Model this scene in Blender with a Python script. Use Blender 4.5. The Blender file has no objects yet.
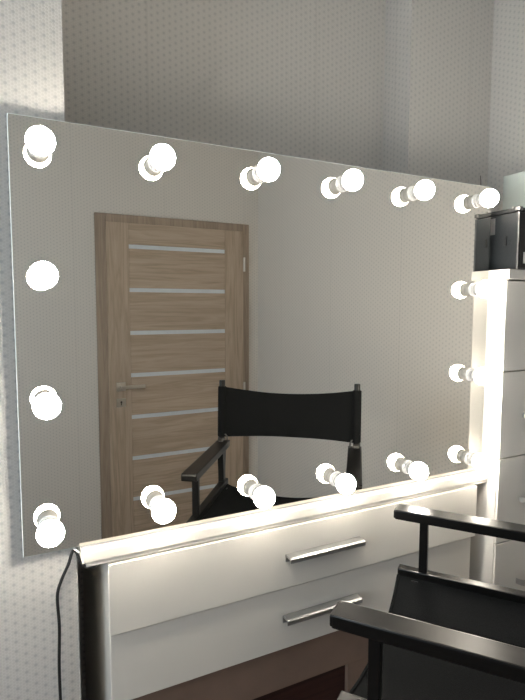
import bpy, bmesh, math
from mathutils import Vector, Matrix
PI = math.pi
ZF = 1.06                     # height of the mirror's lower edge above the floor
SC = bpy.context.scene
COL = SC.collection

# ------------------------------------------------------------------ helpers
def obj(name, bm, mat, parent=None, smooth=False):
    me = bpy.data.meshes.new(name)
    bmesh.ops.recalc_face_normals(bm, faces=bm.faces)
    bm.to_mesh(me); bm.free()
    if smooth:
        for p in me.polygons: p.use_smooth = True
        try: me.set_sharp_from_angle(angle=math.radians(38))
        except Exception: pass
    me.materials.append(mat)
    o = bpy.data.objects.new(name, me); COL.objects.link(o)
    if parent is not None: o.parent = parent
    return o

def add_box(bm, lo, hi, bev=0.0, seg=2, M=None):
    lo = Vector(lo); hi = Vector(hi)
    b = bmesh.new()
    bmesh.ops.create_cube(b, size=1)
    c = (lo + hi) / 2; s = hi - lo
    for v in b.verts: v.co = Vector((c.x + v.co.x*s.x, c.y + v.co.y*s.y, c.z + v.co.z*s.z))
    if bev > 0:
        bmesh.ops.bevel(b, geom=list(b.edges), offset=bev, segments=seg, affect='EDGES', profile=.6)
    if M is not None: bmesh.ops.transform(b, matrix=M, verts=b.verts)
    me = bpy.data.meshes.new('tmp'); b.to_mesh(me); b.free()
    bm.from_mesh(me); bpy.data.meshes.remove(me)
    return bm

def box(lo, hi, bev=0.0, seg=2, M=None): return add_box(bmesh.new(), lo, hi, bev, seg, M)

def add_prism(bm, pts, z0, z1, M=None):
    vs0 = [bm.verts.new((x, y, z0)) for x, y in pts]; vs1 = [bm.verts.new((x, y, z1)) for x, y in pts]
    n = len(pts)
    bm.faces.new(vs0[::-1]); bm.faces.new(vs1)
    for i in range(n): bm.faces.new((vs0[i], vs0[(i+1) % n], vs1[(i+1) % n], vs1[i]))
    if M is not None: bmesh.ops.transform(bm, matrix=M, verts=vs0+vs1)
    return bm

def add_lathe(bm, prof, M=None, n=32):
    """prof: (radius, z) pairs, revolved around local z"""
    rings = []
    for r, z in prof:
        if r < 1e-6: rings.append([bm.verts.new((0, 0, z))])
        else: rings.append([bm.verts.new((r*math.cos(2*PI*k/n), r*math.sin(2*PI*k/n), z)) for k in range(n)])
    for a, b in zip(rings, rings[1:]):
        for k in range(n):
            k2 = (k+1) % n
            if len(a) == 1 and len(b) == 1: continue
            if len(a) == 1: bm.faces.new((a[0], b[k2], b[k]))
            elif len(b) == 1: bm.faces.new((a[k], a[k2], b[0]))
            else: bm.faces.new((a[k], a[k2], b[k2], b[k]))
    vs = [v for r in rings for v in r]
    if M is not None: bmesh.ops.transform(bm, matrix=M, verts=vs)
    return bm

def spline(pts, n=8):
    P = [Vector(p) for p in pts]; P = [P[0]*2-P[1]] + P + [P[-1]*2-P[-2]]
    out = []
    for i in range(1, len(P)-2):
        for k in range(n):
            t = k/n; a, b, c, d = P[i-1], P[i], P[i+1], P[i+2]
            out.append(.5*((2*b)+(c-a)*t+(2*a-5*b+4*c-d)*t*t+(3*b-a-3*c+d)*t**3))
    out.append(P[-2]); return out

def add_tube(bm, pts, r, n=10, smooth_n=8):
    P = spline(pts, smooth_n) if smooth_n else [Vector(p) for p in pts]
    rings = []; up = Vector((.3, .2, .9)).normalized()
    for i, p in enumerate(P):
        t = (P[min(i+1, len(P)-1)] - P[max(i-1, 0)]).normalized()
        a = t.cross(up)
        if a.length < 1e-3: a = t.cross(Vector((1, 0, 0)))
        a.normalize(); b = t.cross(a).normalized(); up = a.cross(t) * -1 if False else up
        rings.append([bm.verts.new(p + r*(a*math.cos(2*PI*k/n) + b*math.sin(2*PI*k/n))) for k in range(n)])
    for q, w in zip(rings, rings[1:]):
        for k in range(n): bm.faces.new((q[k], q[(k+1) % n], w[(k+1) % n], w[k]))
    bm.faces.new(rings[0][::-1]); bm.faces.new(rings[-1])
    return bm

def thing(name, label, cat, loc=(0, 0, 0), rotz=0, group=None):
    o = bpy.data.objects.new(name, None); COL.objects.link(o)
    o.location = loc; o.rotation_euler = (0, 0, rotz); o.empty_display_size = .1
    o['label'] = label; o['category'] = cat
    if group: o['group'] = group
    return o
def tag(o, label, cat, group=None):
    o['label'] = label; o['category'] = cat
    if group: o['group'] = group
    return o
def struct(name, bm, m, parent=None):
    o = obj(name, bm, m, parent)
    if parent is None: o['kind'] = 'structure'
    return o

# ------------------------------------------------------------------ materials
def new_mat(name, col=(.8, .8, .8), rough=.5, metal=0.0, spec=.5, emit=None, estr=0):
    m = bpy.data.materials.new(name); m.use_nodes = True
    b = m.node_tree.nodes['Principled BSDF']
    b.inputs['Base Color'].default_value = (*col, 1); b.inputs['Roughness'].default_value = rough
    b.inputs['Metallic'].default_value = metal; b.inputs['Specular IOR Level'].default_value = spec
    if emit: b.inputs['Emission Color'].default_value = (*emit, 1); b.inputs['Emission Strength'].default_value = estr
    return m
class NG:
    def __init__(s, m): s.t = m.node_tree; s.b = s.t.nodes['Principled BSDF']
    def n(s, ty, **k):
        x = s.t.nodes.new(ty)
        for a, v in k.items(): setattr(x, a, v)
        return x
    def link(s, a, b): s.t.links.new(a, b)
    def math(s, op, a, b=None, c=None):
        x = s.n('ShaderNodeMath', operation=op)
        for i, v in enumerate((a, b, c)):
            if v is None: continue
            if isinstance(v, (int, float)): x.inputs[i].default_value = v
            else: s.link(v, x.inputs[i])
        return x.outputs[0]

def speckle(m, c1, c2, scale=60, stretch=(1, 1, 1), bump=0.0, detail=4, rough=None):
    g = NG(m); tc = g.n('ShaderNodeTexCoord'); mp = g.n('ShaderNodeMapping'); g.link(tc.outputs['Object'], mp.inputs[0])
    mp.inputs['Scale'].default_value = stretch
    nz = g.n('ShaderNodeTexNoise'); g.link(mp.outputs[0], nz.inputs['Vector']); nz.inputs['Scale'].default_value = scale; nz.inputs['Detail'].default_value = detail
    r = g.n('ShaderNodeValToRGB'); g.link(nz.outputs[0], r.inputs[0])
    r.color_ramp.elements[0].position = .3; r.color_ramp.elements[1].position = .7
    r.color_ramp.elements[0].color = (*c1, 1); r.color_ramp.elements[1].color = (*c2, 1)
    g.link(r.outputs[0], g.b.inputs['Base Color'])
    if bump:
        bp = g.n('ShaderNodeBump'); bp.inputs['Strength'].default_value = bump; bp.inputs['Distance'].default_value = .002
        g.link(nz.outputs[0], bp.inputs['Height']); g.link(bp.outputs[0], g.b.inputs['Normal'])
    return m

def wallpaper_mat():
    m = new_mat('wallpaper', rough=.62, spec=.25); g = NG(m)
    tc = g.n('ShaderNodeTexCoord'); ge = g.n('ShaderNodeNewGeometry')
    sp = g.n('ShaderNodeSeparateXYZ'); g.link(tc.outputs['Object'], sp.inputs[0])
    sn = g.n('ShaderNodeSeparateXYZ'); g.link(ge.outputs['True Normal'], sn.inputs[0])
    ax = g.math('ABSOLUTE', sn.outputs[0]); ay = g.math('ABSOLUTE', sn.outputs[1])
    u = g.math('ADD', g.math('MULTIPLY', sp.outputs[0], ay), g.math('MULTIPLY', sp.outputs[1], ax)); v = sp.outputs[2]
    def lattice(w, h, off_u, off_v):
        a = g.math('WRAP', g.math('ADD', u, off_u), w/2, -w/2); b = g.math('WRAP', g.math('ADD', v, off_v), h/2, -h/2)
        return g.math('SQRT', g.math('ADD', g.math('MULTIPLY', a, a), g.math('MULTIPLY', b, b)))
    W, H = .0330, .019
    d = g.math('MINIMUM', lattice(W, H, 0, 0), lattice(W, H, W/2, H/2))
    mr = g.n('ShaderNodeMapRange', interpolation_type='SMOOTHSTEP'); g.link(d, mr.inputs[0])
    mr.inputs[1].default_value = .0056; mr.inputs[2].default_value = .0012; mr.inputs[3].default_value = 0; mr.inputs[4].default_value = 1
    # fine pale mesh between the dots
    w2, h2 = W/3, H/3
    d2 = g.math('MINIMUM', lattice(w2, h2, 0, 0), lattice(w2, h2, w2/2, h2/2))
    mr2 = g.n('ShaderNodeMapRange', interpolation_type='SMOOTHSTEP'); g.link(d2, mr2.inputs[0])
    mr2.inputs[1].default_value = .0012; mr2.inputs[2].default_value = .0040; mr2.inputs[3].default_value = 0; mr2.inputs[4].default_value = 1
    mx = g.n('ShaderNodeMixRGB'); g.link(mr2.outputs[0], mx.inputs[0])
    mx.inputs[1].default_value = (.62, .60, .57, 1); mx.inputs[2].default_value = (.695, .675, .645, 1)
    # faint darker seams where the paper lengths meet
    mx2 = g.n('ShaderNodeMixRGB'); g.link(g.math('MULTIPLY', mr.outputs[0], .62), mx2.inputs[0]); g.link(mx.outputs[0], mx2.inputs[1])
    mx2.inputs[2].default_value = (.43, .43, .43, 1)
    sm = g.math('ABSOLUTE', g.math('WRAP', g.math('ADD', u, .18), .265, -.265))
    smr = g.n('ShaderNodeMapRange'); g.link(sm, smr.inputs[0]); smr.inputs[1].default_value = .004; smr.inputs[2].default_value = .001
    smr.inputs[3].default_value = 0; smr.inputs[4].default_value = .14
    mx3 = g.n('ShaderNodeMixRGB'); g.link(smr.outputs[0], mx3.inputs[0]); g.link(mx2.outputs[0], mx3.inputs[1]); mx3.inputs[2].default_value = (.3, .29, .28, 1)
    g.link(mx3.outputs[0], g.b.inputs['Base Color'])
    bp = g.n('ShaderNodeBump'); bp.inputs['Strength'].default_value = .25; bp.inputs['Distance'].default_value = .001
    g.link(mr2.outputs[0], bp.inputs['Height']); g.link(bp.outputs[0], g.b.inputs['Normal'])
    return m

def wood_mat(name, vertical, c1, c2, c3, rough=.5):
    m = new_mat(name, rough=rough, spec=.35); g = NG(m)
    tc = g.n('ShaderNodeTexCoord'); mp = g.n('ShaderNodeMapping'); g.link(tc.outputs['Object'], mp.inputs[0])
    mp.inputs['Scale'].default_value = (14, 14, .9) if vertical else (.9, 14, 14)
    n1 = g.n('ShaderNodeTexNoise'); g.link(mp.outputs[0], n1.inputs['Vector']); n1.inputs['Scale'].default_value = 1.4; n1.inputs['Detail'].default_value = 6; n1.inputs['Distortion'].default_value = 1.2
    n2 = g.n('ShaderNodeTexNoise'); g.link(mp.outputs[0], n2.inputs['Vector']); n2.inputs['Scale'].default_value = 9; n2.inputs['Detail'].default_value = 5
    s = g.math('ADD', g.math('MULTIPLY', g.math('PINGPONG', g.math('MULTIPLY', n1.outputs[0], 7.0), 1), .45), g.math('MULTIPLY', n2.outputs[0], .6))
    r = g.n('ShaderNodeValToRGB'); g.link(s, r.inputs[0]); e = r.color_ramp.elements
    e[0].position = .2; e[0].color = (*c1, 1); e[1].position = .82; e[1].color = (*c3, 1)
    k = e.new(.5); k.color = (*c2, 1)
    g.link(r.outputs[0], g.b.inputs['Base Color'])
    return m

WALL = wallpaper_mat()
CEIL = speckle(new_mat('ceiling_paint', rough=.9), (.78, .78, .76), (.82, .82, .80), 30)
FLOOR = wood_mat('floor_laminate', False, (.10, .065, .045), (.15, .10, .07), (.2, .14, .1), .45)
OAKV = wood_mat('oak_vertical', True, (.29, .232, .175), (.37, .298, .235), (.43, .35, .28))
OAKH = wood_mat('oak_horizontal', False, (.29, .232, .175), (.37, .298, .235), (.43, .35, .28))
OAKC = wood_mat('oak_casing', True, (.22, .172, .135), (.275, .22, .175), (.31, .255, .205))
SATIN = new_mat('satin_glass', (.52, .58, .64), .25, spec=.6); speckle(SATIN, (.62, .69, .76), (.67, .73, .80), 40)
STEEL = speckle(new_mat('brushed_steel', rough=.3, metal=1), (.62, .60, .56), (.72, .70, .66), 90, (1, 1, 8))
ALU = speckle(new_mat('brushed_aluminium', rough=.45, metal=1), (.42, .42, .42), (.50, .50, .495), 120, (.1, 1, 1))
MIRROR = new_mat('mirror_silver', (.875, .85, .795), 0.0, metal=1)
EDGE = speckle(new_mat('glass_edge', rough=.2, spec=.8), (.78, .85, .82), (.84, .9, .87), 25)
BACK = speckle(new_mat('fibreboard_back', rough=.8), (.25, .18, .12), (.32, .24, .17), 200)
WHITE = speckle(new_mat('white_laminate', rough=.32, spec=.45), (.74, .705, .645), (.765, .73, .67), 6)
CABW = speckle(new_mat('white_cabinet', rough=.38, spec=.4), (.73, .71, .67), (.755, .735, .695), 6)
BROWN = speckle(new_mat('brown_board', rough=.55, spec=.3), (.205, .14, .108), (.235, .162, .125), 14)
DARKWOOD = wood_mat('dark_wood', False, (.018, .007, .006), (.035, .013, .011), (.05, .02, .016), .45)
BULB = new_mat('bulb_glow', (.95, .95, .93), .3, emit=(1.0, .915, .79), estr=78)
_g = NG(BULB); _t = _g.n('ShaderNodeTexCoord'); _s = _g.n('ShaderNodeSeparateXYZ'); _g.link(_t.outputs['Object'], _s.inputs[0])
_m = _g.n('ShaderNodeMapRange', interpolation_type='SMOOTHSTEP'); _g.link(_s.outputs[2], _m.inputs[0])   # LED bulbs throw most light forward
_m.inputs[1].default_value = .031; _m.inputs[2].default_value = .060; _m.inputs[3].default_value = 25; _m.inputs[4].default_value = 138
_g.link(_m.outputs[0], _g.b.inputs['Emission Strength'])
SOCK = speckle(new_mat('socket_plastic', rough=.35), (.74, .74, .73), (.78, .78, .77), 30)
GASKET = speckle(new_mat('socket_groove', rough=.6), (.28, .28, .28), (.36, .36, .36), 30)
BLKW = speckle(new_mat('black_lacquer', rough=.28, spec=.27), (.003, .003, .003), (.005, .005, .005), 60, (1, 1, 6))
CANVAS = new_mat('black_canvas', rough=.85, spec=.04); speckle(CANVAS, (.004, .0046, .005), (.0075, .0082, .009), 420, bump=.25, detail=2)
HARD = speckle(new_mat('dark_metal', rough=.3, metal=1), (.10, .10, .10), (.16, .16, .16), 60)
CABLE = speckle(new_mat('black_cable', rough=.5), (.010, .010, .010), (.016, .016, .016), 60)
WCABLE = speckle(new_mat('white_cable', rough=.5), (.75, .75, .73), (.8, .8, .78), 60)
CASE = speckle(new_mat('case_shell', rough=.45, spec=.22), (.007, .009, .011), (.012, .014, .016), 300, bump=.2)
CASEF = speckle(new_mat('case_front', rough=.6, spec=.2), (.008, .009, .010), (.014, .015, .016), 300, bump=.2)
PALE = speckle(new_mat('pale_card', rough=.6), (.50, .56, .54), (.55, .61, .59), 18)
PAPER = speckle(new_mat('white_paper', rough=.8), (.74, .74, .72), (.8, .8, .78), 40)
PVC = speckle(new_mat('window_pvc', rough=.4), (.8, .8, .8), (.85, .85, .85), 10)

# ------------------------------------------------------------------ room shell
XL, XR, YB, HT = -1.6, 1.51, -2.1, 2.62
YL, YP, YN, XN0, XN1 = .036, .28, .406, .098, 1.148       # pillar plane, niche plane, niche sides
struct('floor', box((XL-.1, YB-.1, -.08), (XR+.1, .6, 0)), FLOOR)
struct('ceiling', box((XL-.1, YB-.1, HT), (XR+.1, .6, HT+.08)), CEIL)
bm = box((XL-.1, YL, 0), (XN0, .55, HT)); struct('wall_front_left', bm, WALL)
struct('wall_front_niche', box((XN0, YN, 0), (XN1, .55, HT)), WALL)
struct('wall_front_right', box((XN1, YP, 0), (XR+.1, .55, HT)), WALL)
struct('wall_right', box((XR, YB, 0), (XR+.1, YP, HT)), WALL)
# left wall with the window opening that lets the daylight in
wy0, wy1, wz0, wz1 = -1.5, -.25, .85, 2.1
bm = bmesh.new()
add_box(bm, (XL-.1, YB, 0), (XL, wy0, HT)); add_box(bm, (XL-.1, wy1, 0), (XL, YL, HT))
add_box(bm, (XL-.1, wy0, 0), (XL, wy1, wz0)); add_box(bm, (XL-.1, wy0, wz1), (XL, wy1, HT))
struct('wall_left', bm, WALL)
bm = bmesh.new(); t = .05
add_box(bm, (XL-.07, wy0, wz0), (XL-.02, wy0+t, wz1), .004); add_box(bm, (XL-.07, wy1-t, wz0), (XL-.02, wy1, wz1), .004)
add_box(bm, (XL-.07, wy0+t, wz0), (XL-.02, wy1-t, wz0+t), .004); add_box(bm, (XL-.07, wy0+t, wz1-t), (XL-.02, wy1-t, wz1), .004)
add_box(bm, (XL-.07, -.9, wz0+t), (XL-.02, -.85, wz1-t), .004)
struct('window_1', bm, PVC)
# back wall with the doorway
OX0, OX1, OZ = .465, 1.437, ZF+1.003           # outer edge of the casing
LX0, LX1, LZ = .524, 1.391, ZF+.955            # door leaf
bm = bmesh.new()
add_box(bm, (XL-.1, YB-.12, 0), (LX0-.015, YB, HT)); add_box(bm, (LX1+.015, YB-.12, 0), (XR+.1, YB, HT))
add_box(bm, (LX0-.015, YB-.12, LZ+.015), (LX1+.015, YB, HT))
struct('wall_back', bm, WALL)
bb = lambda n, lo, hi: struct(n, box(lo, hi, .003), OAKC)
bb('baseboard_back', (XL, YB, 0), (OX0, YB+.014, .07)); bb('baseboard_left', (XL, YB+.014, 0), (XL+.014, YL, .07))
bb('baseboard_right', (XR-.014, YB+.014, 0), (XR, -.075, .07))

# ------------------------------------------------------------------ door
door = bpy.data.objects.new('door_1', None); COL.objects.link(door); door.location = ((LX0+LX1)/2, YB, 0); door['kind'] = 'structure'
def off(bm, p=door):                            # express world-space geometry in the parent's frame
    bmesh.ops.translate(bm, verts=bm.verts, vec=-Vector(p.location)); return bm
bm = bmesh.new()
add_box(bm, (OX0, YB-.004, 0), (LX0+.002, YB+.016, OZ), .003); add_box(bm, (LX1-.002, YB-.004, 0), (OX1, YB+.016, OZ), .003)
add_box(bm, (LX0+.002, YB-.004, LZ-.002), (LX1-.002, YB+.016, OZ), .003)
add_box(bm, (LX0-.014, YB-.11, 0), (LX0+.012, YB-.004, LZ+.01)); add_box(bm, (LX1-.012, YB-.11, 0), (LX1+.014, YB-.004, LZ+.01))
obj('door_frame', off(bm), OAKC, door)
leafY0, leafY1 = YB+.004, YB+.028
SL, SR = .658-.004, 1.262                       # inner edges of the stiles
bm = bmesh.new()
add_box(bm, (LX0, leafY0, .008), (SL, leafY1, LZ), .003); add_box(bm, (SR, leafY0, .008), (LX1, leafY1, LZ), .003)
leaf = obj('door_leaf', off(bm), OAKV, door)
zs = [ZF + .82 - .254*k for k in range(7)]
edges = [LZ] + [v for z in zs for v in (z+.012, z-.012)] + [.008]
for k in range(0, len(edges), 2):
    hi, lo = edges[k], edges[k+1]
    ins = .0 if k == 0 or k == len(edges)-2 else .003
    obj('door_panel', off(box((SL, leafY0, lo), (SR, leafY1-.002, hi), .002)), OAKH, leaf)
for z in zs:
    obj('glass_strip', off(box((SL, leafY0+.006, z-.012), (SR, leafY1-.006, z+.012))), SATIN, leaf)
hx, hz = .592, ZF-.006
bm = box((hx-.026, leafY1, hz-.026), (hx+.026, leafY1+.008, hz+.026), .002)
My = Matrix.Translation((hx, leafY1+.008, hz)) @ Matrix.Rotation(-PI/2, 4, 'X')
add_lathe(bm, [(0, 0), (.010, 0), (.010, .04), (0, .04)], My, 20)
add_box(bm, (hx-.012, leafY1+.038, hz-.010), (hx+.135, leafY1+.050, hz+.010), .003)
obj('door_handle', off(bm), STEEL, leaf)['label'] = 'steel lever handle'
kz = ZF-.103
bm = box((hx-.026, leafY1, kz-.026), (hx+.026, leafY1+.006, kz+.026), .002)
kp = obj('keyhole_plate', off(bm), STEEL, leaf)
bm = bmesh.new(); add_lathe(bm, [(0, 0), (.006, 0), (.006, .002), (0, .002)], Matrix.Translation((hx, leafY1+.006, kz+.005)) @ Matrix.Rotation(-PI/2, 4, 'X'), 16)
add_box(bm, (hx-.003, leafY1+.006, kz-.014), (hx+.003, leafY1+.008, kz+.004))
obj('keyhole', off(bm), CABLE, kp)
for z in (ZF+.743, ZF-.074, .25):
    bm = bmesh.new(); add_lathe(bm, [(0, -.045), (.0065, -.045), (.0065, .045), (0, .045)], Matrix.Translation((LX1+.006, leafY1+.004, z)), 14)
    obj('hinge', off(bm), STEEL, door)

# ------------------------------------------------------------------ chest of drawers under the mirror
DX0, DX1 = .148, 1.155
dr = thing('chest_of_drawers', 'glossy white chest with two wide upper drawers and brown lower front under the lit mirror', 'chest of drawers', ((DX0+DX1)/2, .18, 0))
D = lambda bm: off(bm, dr)
bm = bmesh.new()
add_box(bm, (.1005, -.024, ZF-.021), (1.198, .275, ZF), .0015)
add_box(bm, (.108, -.0215, ZF-.0295), (1.198, -.012, ZF-.0215), .0006)
obj('worktop', D(bm), WHITE, dr)
bm = bmesh.new()
bot = ZF-.330
add_box(bm, (DX0+.002, -.006, 0), (DX0+.02, .39, ZF-.026), .001); add_box(bm, (XN1-.026, -.006, 0), (XN1-.006, .39, ZF-.026), .001)
add_box(bm, (DX0+.02, .372, .02), (XN1-.026, .39, ZF-.03)); add_box(bm, (DX0+.02, -.004, bot), (XN1-.026, .372, bot+.016))
obj('carcass', D(bm), WHITE, dr)
def handle(parent, x0, x1, z, y):
    bm = bmesh.new()
    add_prism(bm, [(y, z+.004), (y-.020, z+.004), (y-.0245, z+.001), (y-.0245, z-.008), (y-.021, z-.008), (y-.021, z-.001), (y, z-.001)], x0, x1,
              Matrix(((0, 0, 1, 0), (1, 0, 0, 0), (0, 1, 0, 0), (0, 0, 0, 1))))
    add_box(bm, (x0, y-.001, z-.014), (x1, y, z+.004))
    o = obj('drawer_handle', D(bm), ALU, parent); o['label'] = 'long aluminium drawer pull'; return o
d1 = obj('drawer', D(box((DX0, -.0255, ZF-.178), (DX1, -.008, ZF-.033), .002)), WHITE, dr)
d2 = obj('drawer', D(box((DX0+.001, -.020, ZF-.328), (DX1-.012, -.006, ZF-.181), .002)), WHITE, dr)
handle(d1, .540, .748, ZF-.101, -.0255); handle(d2, .537, .746, ZF-.249, -.020)
bm = bmesh.new(); y0 = .004
add_box(bm, (DX0+.02, y0, bot-.116), (XN1-.026, y0+.02, bot-.004), .001)          # upper rail
add_box(bm, (.742, y0, .06), (XN1-.026, y0+.02, bot-.116), .001); add_box(bm, (DX0+.02, y0, .06), (DX0+.07, y0+.02, bot-.116), .001)
add_box(bm, (DX0+.02, y0, .0), (XN1-.026, y0+.02, .06), .001)
obj('lower_front', D(bm), BROWN, dr)['label'] = 'brown board front'
bm = bmesh.new()
add_box(bm, (DX0+.07, y0+.012, .06), (.742, y0+.03, bot-.119), .001)
obj('lower_panel', D(bm), DARKWOOD, dr)['label'] = 'dark reddish wood panel'

# ------------------------------------------------------------------ mirror with its ring of bulbs
mi = thing('lighted_mirror', 'large frameless wall mirror edged with glowing round bulbs, standing on the white chest', 'mirror', (.6, 0, ZF))
MW, MH = 1.2, .797
Mm = lambda bm: off(bm, mi)
gl = obj('mirror_glass', Mm(box((0, 0, ZF+.003), (MW, .004, ZF+MH), .0016, 1)), EDGE, mi)
gl.data.materials.append(MIRROR)
for p in gl.data.polygons:
    if p.normal.y < -.9: p.material_index = 1
obj('backing_board', Mm(box((.012, .0045, ZF+.004), (MW-.012, .016, ZF+MH-.012))), BACK, mi)
obj('gap_shade_strip', Mm(box((.102, .0, ZF+.0002), (MW-.004, .012, ZF+.0029))), GASKET, mi)  # dark strip standing in for the shaded gap between glass and worktop
s = 1.0355
BP = [(.047, .719), (.251, .719), (.467, .723), (.673, .725), (.881, .725), (1.099, .727),
      (.045, .501), (.044, .280), (.043, .056), (.244, .060), (.459, .051), (.668, .048), (.887, .046),
      (1.106, .040), (1.098, .497), (1.100, .270)]
def bulb_meshes():
    R, cz = .0238, .0418
    a0 = -.62
    prof = [(R*math.cos(a0)-.001, cz + R*math.sin(a0))]
    for k in range(0, 17):
        a = a0 + (PI/2-a0)*k/16
        prof.append((R*math.cos(a), cz + R*math.sin(a)))
    prof[0] = (0, cz + R*math.sin(a0)-.0002)
    prof[-1] = (0, cz+R)
    g = add_lathe(bmesh.new(), prof, None, 32)
    sprof = [(0, 0), (.0185, 0), (.0185, .0020), (.0160, .0034), (.0160, .0072), (.0170, .0076), (.0170, .0094), (.0150, .0098), (.0150, .0110),
             (.0170, .0114), (.0170, .0132), (.0150, .0136), (.0150, .0166), (.0138, .0170), (0, .0170)]
    so = add_lathe(bmesh.new(), sprof, None, 32)
    co = add_lathe(bmesh.new(), [(0, .0175), (.0122, .0175), (.0132, .0195), (.0162, .0235), (.0190, cz+R*math.sin(a0)-.001), (.0195, cz+R*math.sin(a0)-.0004), (0, cz+R*math.sin(a0)-.0004)], None, 32)
    gr = bmesh.new()
    for z in (.0104, .0148): add_lathe(gr, [(.0151, z-.0006), (.0158, z-.0006), (.0158, z+.0006), (.0151, z+.0006)], None, 32)
    return g, so, gr, co
gb, sb, grb, cb = bulb_meshes()
sock0 = obj('bulb_socket', sb, SOCK, mi, True); coll0 = obj('bulb_collar', cb, SOCK, sock0, True); bulb0 = obj('light_bulb', gb, BULB, sock0, True); ring0 = obj('socket_ring', grb, GASKET, sock0)
for k, (x, z) in enumerate(BP):
    so = sock0 if k == 0 else sock0.copy()
    if k: COL.objects.link(so); so.parent = mi
    so.location = (x*s-.599, -.0003, z*s); so.rotation_euler = (PI/2, 0, 0)
    if k:
        for ch in (bulb0, ring0, coll0):
            c = ch.copy(); COL.objects.link(c); c.parent = so

# cables at the lower left corner of the mirror
bm = bmesh.new()
add_tube(bm, [(.146, .012, ZF-.030), (.132, .014, ZF-.046), (.116, .014, ZF-.048), (.103, .014, ZF-.036), (.095, .018, ZF-.014), (.088, .019, ZF-.012), (.080, .018, ZF-.035), (.066, .018, ZF-.065), (.058, .018, ZF-.095),
              (.060, .020, ZF-.16), (.0575, .020, ZF-.24), (.0585, .020, ZF-.34), (.062, .018, ZF-.45), (.058, .018, ZF-.7), (.06, .016, .25), (.058, .005, .02), (.04, -.05, .006), (-.05, -.12, .006)], .0031)
c = tag(obj('power_cable', bm, CABLE, None, True), 'thin black cable hanging down the wall from the lower left corner of the mirror', 'cable')
bm = bmesh.new()
add_tube(bm, [(.062, .024, ZF+.006), (.078, .022, ZF-.001), (.088, .010, ZF-.001), (.0975, -.006, ZF-.005)], .0016)
obj('lead_wire', Mm(bm), WCABLE, mi, True)['label'] = 'white lead wire'
bm = bmesh.new(); add_tube(bm, [(1.178, .02, ZF+MH-.016), (1.178, .02, ZF+MH+.01), (1.177, .021, ZF+MH+.032)], .0012)
obj('hanging_wire', Mm(bm), CABLE, mi, True)

# ------------------------------------------------------------------ tall drawer cabinet on the right
ca = thing('drawer_cabinet', 'tall white cabinet of drawers standing right of the mirror', 'cabinet', (1.354, .107, 0))
CC = lambda bm: off(bm, ca)
CX0, CX1, CY0, CY1, CT = 1.202, 1.504, -.050, .276, ZF+.569
bm = bmesh.new()
add_box(bm, (CX0, CY0-.013, CT-.026), (CX1, CY1, CT), .0015)
add_box(bm, (CX0, CY0+.002, 0), (CX0+.016, CY1, CT-.026), .001); add_box(bm, (CX1-.016, CY0+.002, 0), (CX1, CY1, CT-.026), .001)
add_box(bm, (CX0+.016, CY1-.01, 0), (CX1-.016, CY1, CT-.026)); add_box(bm, (CX0+.016, CY0+.03, .0), (CX1-.016, CY1-.01, .05))
obj('carcass', CC(bm), CABW, ca)
ztops = [ZF+.540, ZF+.289, ZF+.044, ZF-.201, ZF-.446, ZF-.691, ZF-.936]
for k in range(6):
    zt, zb = ztops[k], ztops[k+1]
    d = obj('drawer', CC(box((CX0+.003, CY0-.004, zb+.002), (CX1-.003, CY0+.014, zt-.002), .0012)), CABW, ca)
    zc = (zt+zb)/2-.006; y = CY0-.004
    bm = bmesh.new()
    pts = [(-.062, -.001, 0), (-.058, -.016, 0), (-.045, -.024, 0), (0, -.027, 0), (.045, -.024, 0), (.058, -.016, 0), (.062, -.001, 0)]
    P = spline(pts, 5)
    # flat bowed pull
    vs = []
    for p in P:
        vs.append([bm.verts.new((1.358+p.x, y+p.y+dy, zc+dz)) for dy, dz in ((-.0015, -.008), (.0015, -.008), (.0015, .008), (-.0015, .008))])
    for a, b in zip(vs, vs[1:]):
        for i in range(4): bm.faces.new((a[i], a[(i+1) % 4], b[(i+1) % 4], b[i]))
    bm.faces.new(vs[0][::-1]); bm.faces.new(vs[-1])
    obj('drawer_handle', CC(bm), ALU, d, True)['label'] = 'bowed silver drawer pull'

# black case on the cabinet
bc = thing('beauty_case', 'black hard-shell make-up case with silver edges on top of the white cabinet', 'case', (1.36, .07, CT))
B = lambda bm: off(bm, bc)
bx0, bx1, by0, by1, bz0, bz1 = 1.221, 1.49, -.072, .20, CT, CT+.164
sh = obj('case_body', B(box((bx0, by0+.003, bz0), (bx1, by1, bz1-.012), .003)), CASE, bc)
obj('case_lid', B(box((bx0-.001, by0+.001, bz1-.011), (bx1+.001, by1+.001, bz1), .002)), CASEF, bc)
obj('front_panel', B(box((bx0+.006, by0, bz0+.004), (bx1-.006, by0+.0028, bz1-.014), .001)), CASEF, bc)
obj('edge_trim', B(box((bx0-.0012, by0-.0005, bz0+.001), (bx0+.003, by0+.0035, bz1-.012), .001)), HARD, bc)['label'] = 'silver edge trim'
obj('edge_trim', B(box((bx1-.003, by0-.0005, bz0+.001), (bx1+.0012, by0+.0035, bz1-.012), .001)), HARD, bc)['label'] = 'silver edge trim'
obj('corner_cap', B(box((bx0-.003, by0-.002, bz1-.009), (bx0+.012, by0+.012, bz1+.002), .002)), HARD, bc)
bm = bmesh.new(); add_lathe(bm, [(0, 0), (.005, 0), (.006, .004), (.004, .008), (0, .009)], Matrix.Translation((bx0+.012, -.045, bz1-.001)), 16)
obj('lid_stud', B(bm), STEEL, bc, True)
bm = box((bx0-.003, -.036, bz0+.066), (bx0+.001, -.028, bz0+.090), .001)
obj('side_latch', B(bm), CASEF, bc)
bm = box((bx0-.0015, .003, bz0+.10), (bx0+.001, .024, bz0+.145), .0005)
obj('side_plate', B(bm), ALU, bc)['label'] = 'silver side plate'
bm = box((bx0+.022, by0-.003, bz0+.016), (bx0+.055, by0+.001, bz0+.046), .001)
obj('front_latch', B(bm), ALU, bc)['label'] = 'silver front latch'
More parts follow.
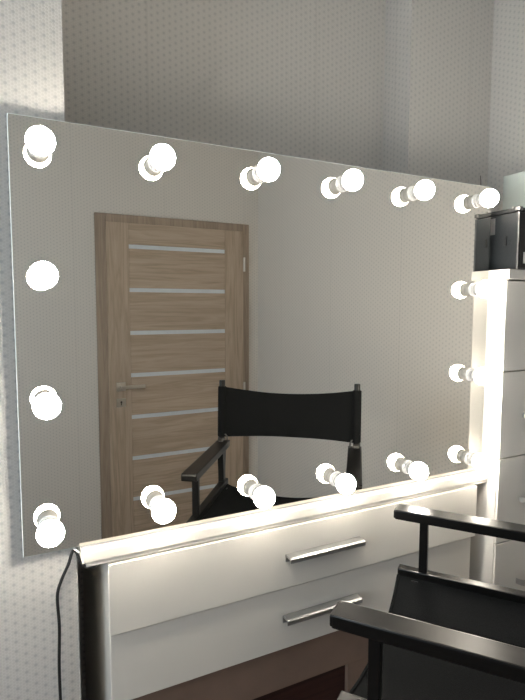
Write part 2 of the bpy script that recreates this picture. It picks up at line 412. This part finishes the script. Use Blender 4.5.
# pale box on the case
pb = tag(obj('storage_box', box((1.352, -.055, bz1+.0005), (1.498, .088, ZF+.862), .002), PALE), 'pale greenish box standing on top of the black case', 'box')

# ------------------------------------------------------------------ folding director's chair (local: y = forward, x = sitter's right)
FWD = Vector((-.224, .296, 0)).normalized(); ang = math.atan2(FWD.y, FWD.x) - PI/2
HW = .2325; ARM = -.018 + ZF
tip_mid = Vector(((.448+.818)/2, (-.375-.094)/2, 0))
cc = tip_mid - FWD*.19
ch = thing('folding_chair', 'tall black folding canvas chair facing the mirror', 'chair', (cc.x, cc.y, 0), ang)
F0 = .19                                        # local y of the arm tips
A0 = ARM - .013
for sx in (-1, 1):
    x = sx*HW
    # arm rest, slightly waisted, bevelled
    bm = box((x-.023, F0-.385, A0-.003), (x+.023, F0+.011, A0+.020), .0028, 2)
    ar = obj('armrest', bm, BLKW, ch)
    obj('arm_cap', box((x-.0225, F0+.008, A0-.001), (x+.0225, F0+.0145, A0+.018), .003, 2), BLKW, ar)
    fp = obj('arm_post', box((x-.0095, F0-.063, A0-.195), (x+.0095, F0-.044, A0-.002), .002), BLKW, ch)
    # seat rail
    sr = obj('seat_rail', box((x-.0125, F0-.40, ARM-.186), (x+.0125, F0+.004, ARM-.139), .003), BLKW, ch)
    # back post : flat tapered board from the rail up past the arm, then a round pole in the sleeve
    bm = bmesh.new()
    yb = F0-.368
    pr = [(-.011, ARM-.20), (.011, ARM-.20), (.013, ARM-.10), (.021, ARM-.04), (.021, ARM-.018), (.013, ARM+.018), (-.013, ARM+.018), (-.021, ARM-.018), (-.021, ARM-.04), (-.013, ARM-.10)]
    add_prism(bm, [(yb+a, b) for a, b in pr], x-.010+sx*.004, x+.010+sx*.004, Matrix(((0, 0, 1, 0), (1, 0, 0, 0), (0, 1, 0, 0), (0, 0, 0, 1))))
    post = obj('back_post', bm, BLKW, ch)
    bm = bmesh.new()
    lean = .012
    Mp = Matrix.Translation((x+sx*.005, yb-.004, ARM+.012)) @ Matrix.Rotation(math.radians(3.0), 4, 'X')
    add_lathe(bm, [(0, 0), (.0105, 0), (.0105, .208), (.0095, .212), (0, .212)], Mp, 20)
    obj('back_pole', bm, BLKW, post, True)
    bm = bmesh.new()
    add_tube(bm, [(x-.015, yb, ARM-.004), (x-.015, yb, ARM+.024), (x, yb, ARM+.032), (x+.015, yb, ARM+.024), (x+.015, yb, ARM-.004)], .0026, 8, 5)
    obj('back_clip', bm, HARD, post, True)
    # lower side frame
    obj('foot_rail', box((x-.0125, F0-.42, .0), (x+.0125, F0+.01, .04), .004), BLKW, ch)
# crossed legs, front pair and back pair
for yy in (F0-.05, F0-.33):
    for sx in (-1, 1):
        a = Vector((-sx*(HW-.005), yy + (.012 if sx > 0 else -.012), .02)); b = Vector((sx*(HW-.005), a.y, ARM-.165))
        L = (b-a).length; th = math.atan2(b.x-a.x, b.z-a.z)
        M = Matrix.Translation((a+b)/2) @ Matrix.Rotation(th, 4, 'Y')
        obj('leg', box((-.018, -.009, -L/2), (.018, .009, L/2), .003, 2, M), BLKW, ch)
for zz in (.30,):
    obj('footrest', box((-HW+.02, F0+.012, zz), (HW-.02, F0+.06, zz+.016), .003), BLKW, ch)
    for sx in (-1, 1): obj('footrest_arm', box((sx*HW-.009, F0-.03, zz-.25), (sx*HW+.009, F0+.03, zz+.02), .003), BLKW, ch)
# canvas seat sling with rolled sleeves over the rails
def sling(nx, ny, fn, thick):
    bm = bmesh.new(); g0 = []; g1 = []
    for j in range(ny+1):
        r0 = []; r1 = []
        for i in range(nx+1):
            p, n = fn(i/nx, j/ny); r0.append(bm.verts.new(p)); r1.append(bm.verts.new(p+n*thick))
        g0.append(r0); g1.append(r1)
    for j in range(ny):
        for i in range(nx):
            bm.faces.new((g0[j][i], g0[j][i+1], g0[j+1][i+1], g0[j+1][i])); bm.faces.new((g1[j][i], g1[j+1][i], g1[j+1][i+1], g1[j][i+1]))
    for i in range(nx):
        bm.faces.new((g0[0][i], g1[0][i], g1[0][i+1], g0[0][i+1])); bm.faces.new((g0[ny][i], g0[ny][i+1], g1[ny][i+1], g1[ny][i]))
    for j in range(ny):
        bm.faces.new((g0[j][0], g0[j+1][0], g1[j+1][0], g1[j][0])); bm.faces.new((g0[j][nx], g1[j][nx], g1[j+1][nx], g0[j+1][nx]))
    return bm
hw = HW-.0125
def seat_fn(u, v):
    x = (2*u-1)*hw; q = 1-(2*u-1)**2
    z = ARM-.160 - .034*q**.8 + .0012*math.sin(9*u+5*v)
    y = F0-.385 + v*(.390 - .008*q)
    return Vector((x, y, z)), Vector((0, 0, 1))
seat = obj('seat', sling(28, 20, seat_fn, .004), CANVAS, ch, True)
bm = bmesh.new()                                 # hem along the front edge
P = [seat_fn(i/24, 1)[0] + Vector((0, -.004, .004)) for i in range(25)]
add_tube(bm, P, .0032, 8, 0)
obj('seat_hem', bm, CANVAS, seat, True)
yb = F0-.372
def back_fn(u, v):
    t = 2*u-1; q = 1-t*t
    x = t*(HW+.007); top = ARM+.201 - .024*q**1.1; lo = ARM+.021 + .003*q
    z = lo + (top-lo)*v
    y = yb - .030*q - .009*v + .0010*math.sin(14*u+3*v)
    return Vector((x, y, z)), Vector((0, 1, 0))
back = obj('backrest', sling(32, 8, back_fn, .004), CANVAS, ch, True)
for sx in (-1, 1):
    bm = bmesh.new()
    add_lathe(bm, [(.0115, 0), (.0150, .002), (.0150, .178), (.0115, .180)], Matrix.Translation((sx*(HW+.005), yb-.002, ARM+.022)) @ Matrix.Rotation(math.radians(3), 4, 'X'), 20)
    obj('backrest_sleeve', bm, CANVAS, back, True)
# paper tag at the front of the near rail
obj('paper_tag', box((-HW-.018, F0-.024, ARM-.198), (-HW+.002, F0+.004, ARM-.190), .001), PAPER, ch)['label'] = 'small white tag'

# ------------------------------------------------------------------ light
W = bpy.data.worlds.new('world'); SC.world = W; W.use_nodes = True
W.node_tree.nodes['Background'].inputs[0].default_value = (.55, .68, .85, 1); W.node_tree.nodes['Background'].inputs[1].default_value = .6
ld = bpy.data.lights.new('window_daylight', 'AREA'); ld.shape = 'RECTANGLE'; ld.size = wy1-wy0-.1; ld.size_y = wz1-wz0-.1
ld.energy = 23; ld.color = (.80, .91, 1.0)
lo = bpy.data.objects.new('window_daylight', ld); COL.objects.link(lo)
lo.location = (XL-.09, (wy0+wy1)/2, (wz0+wz1)/2); lo.rotation_euler = (0, -PI/2, 0)

# ------------------------------------------------------------------ camera
yaw, pitch, roll, f = .465, .0821, .0025, 515.41
w = Vector((math.sin(yaw)*math.cos(pitch), math.cos(yaw)*math.cos(pitch), -math.sin(pitch)))
right = Vector((math.cos(yaw), -math.sin(yaw), 0)); up = right.cross(w)
r = right*math.cos(roll) + up*math.sin(roll); u = -right*math.sin(roll) + up*math.cos(roll)
cd = bpy.data.cameras.new('camera'); cam = bpy.data.objects.new('camera', cd); COL.objects.link(cam)
M = Matrix((r, u, -w)).transposed().to_4x4(); M.translation = Vector((-.01657, -1.01479, ZF+.46401))
cam.matrix_world = M
cd.sensor_fit = 'HORIZONTAL'; cd.sensor_width = 36; cd.lens = f/525*36; cd.clip_start = .02
SC.camera = cam

vs = SC.view_settings; vs.view_transform = 'Standard'; vs.look = 'None'; vs.exposure = .14; vs.gamma = 1
cy = SC.cycles
cy.use_denoising = True
cy.caustics_reflective = False; cy.caustics_refractive = False
cy.max_bounces = 8; cy.diffuse_bounces = 4; cy.glossy_bounces = 4; cy.sample_clamp_indirect = 6
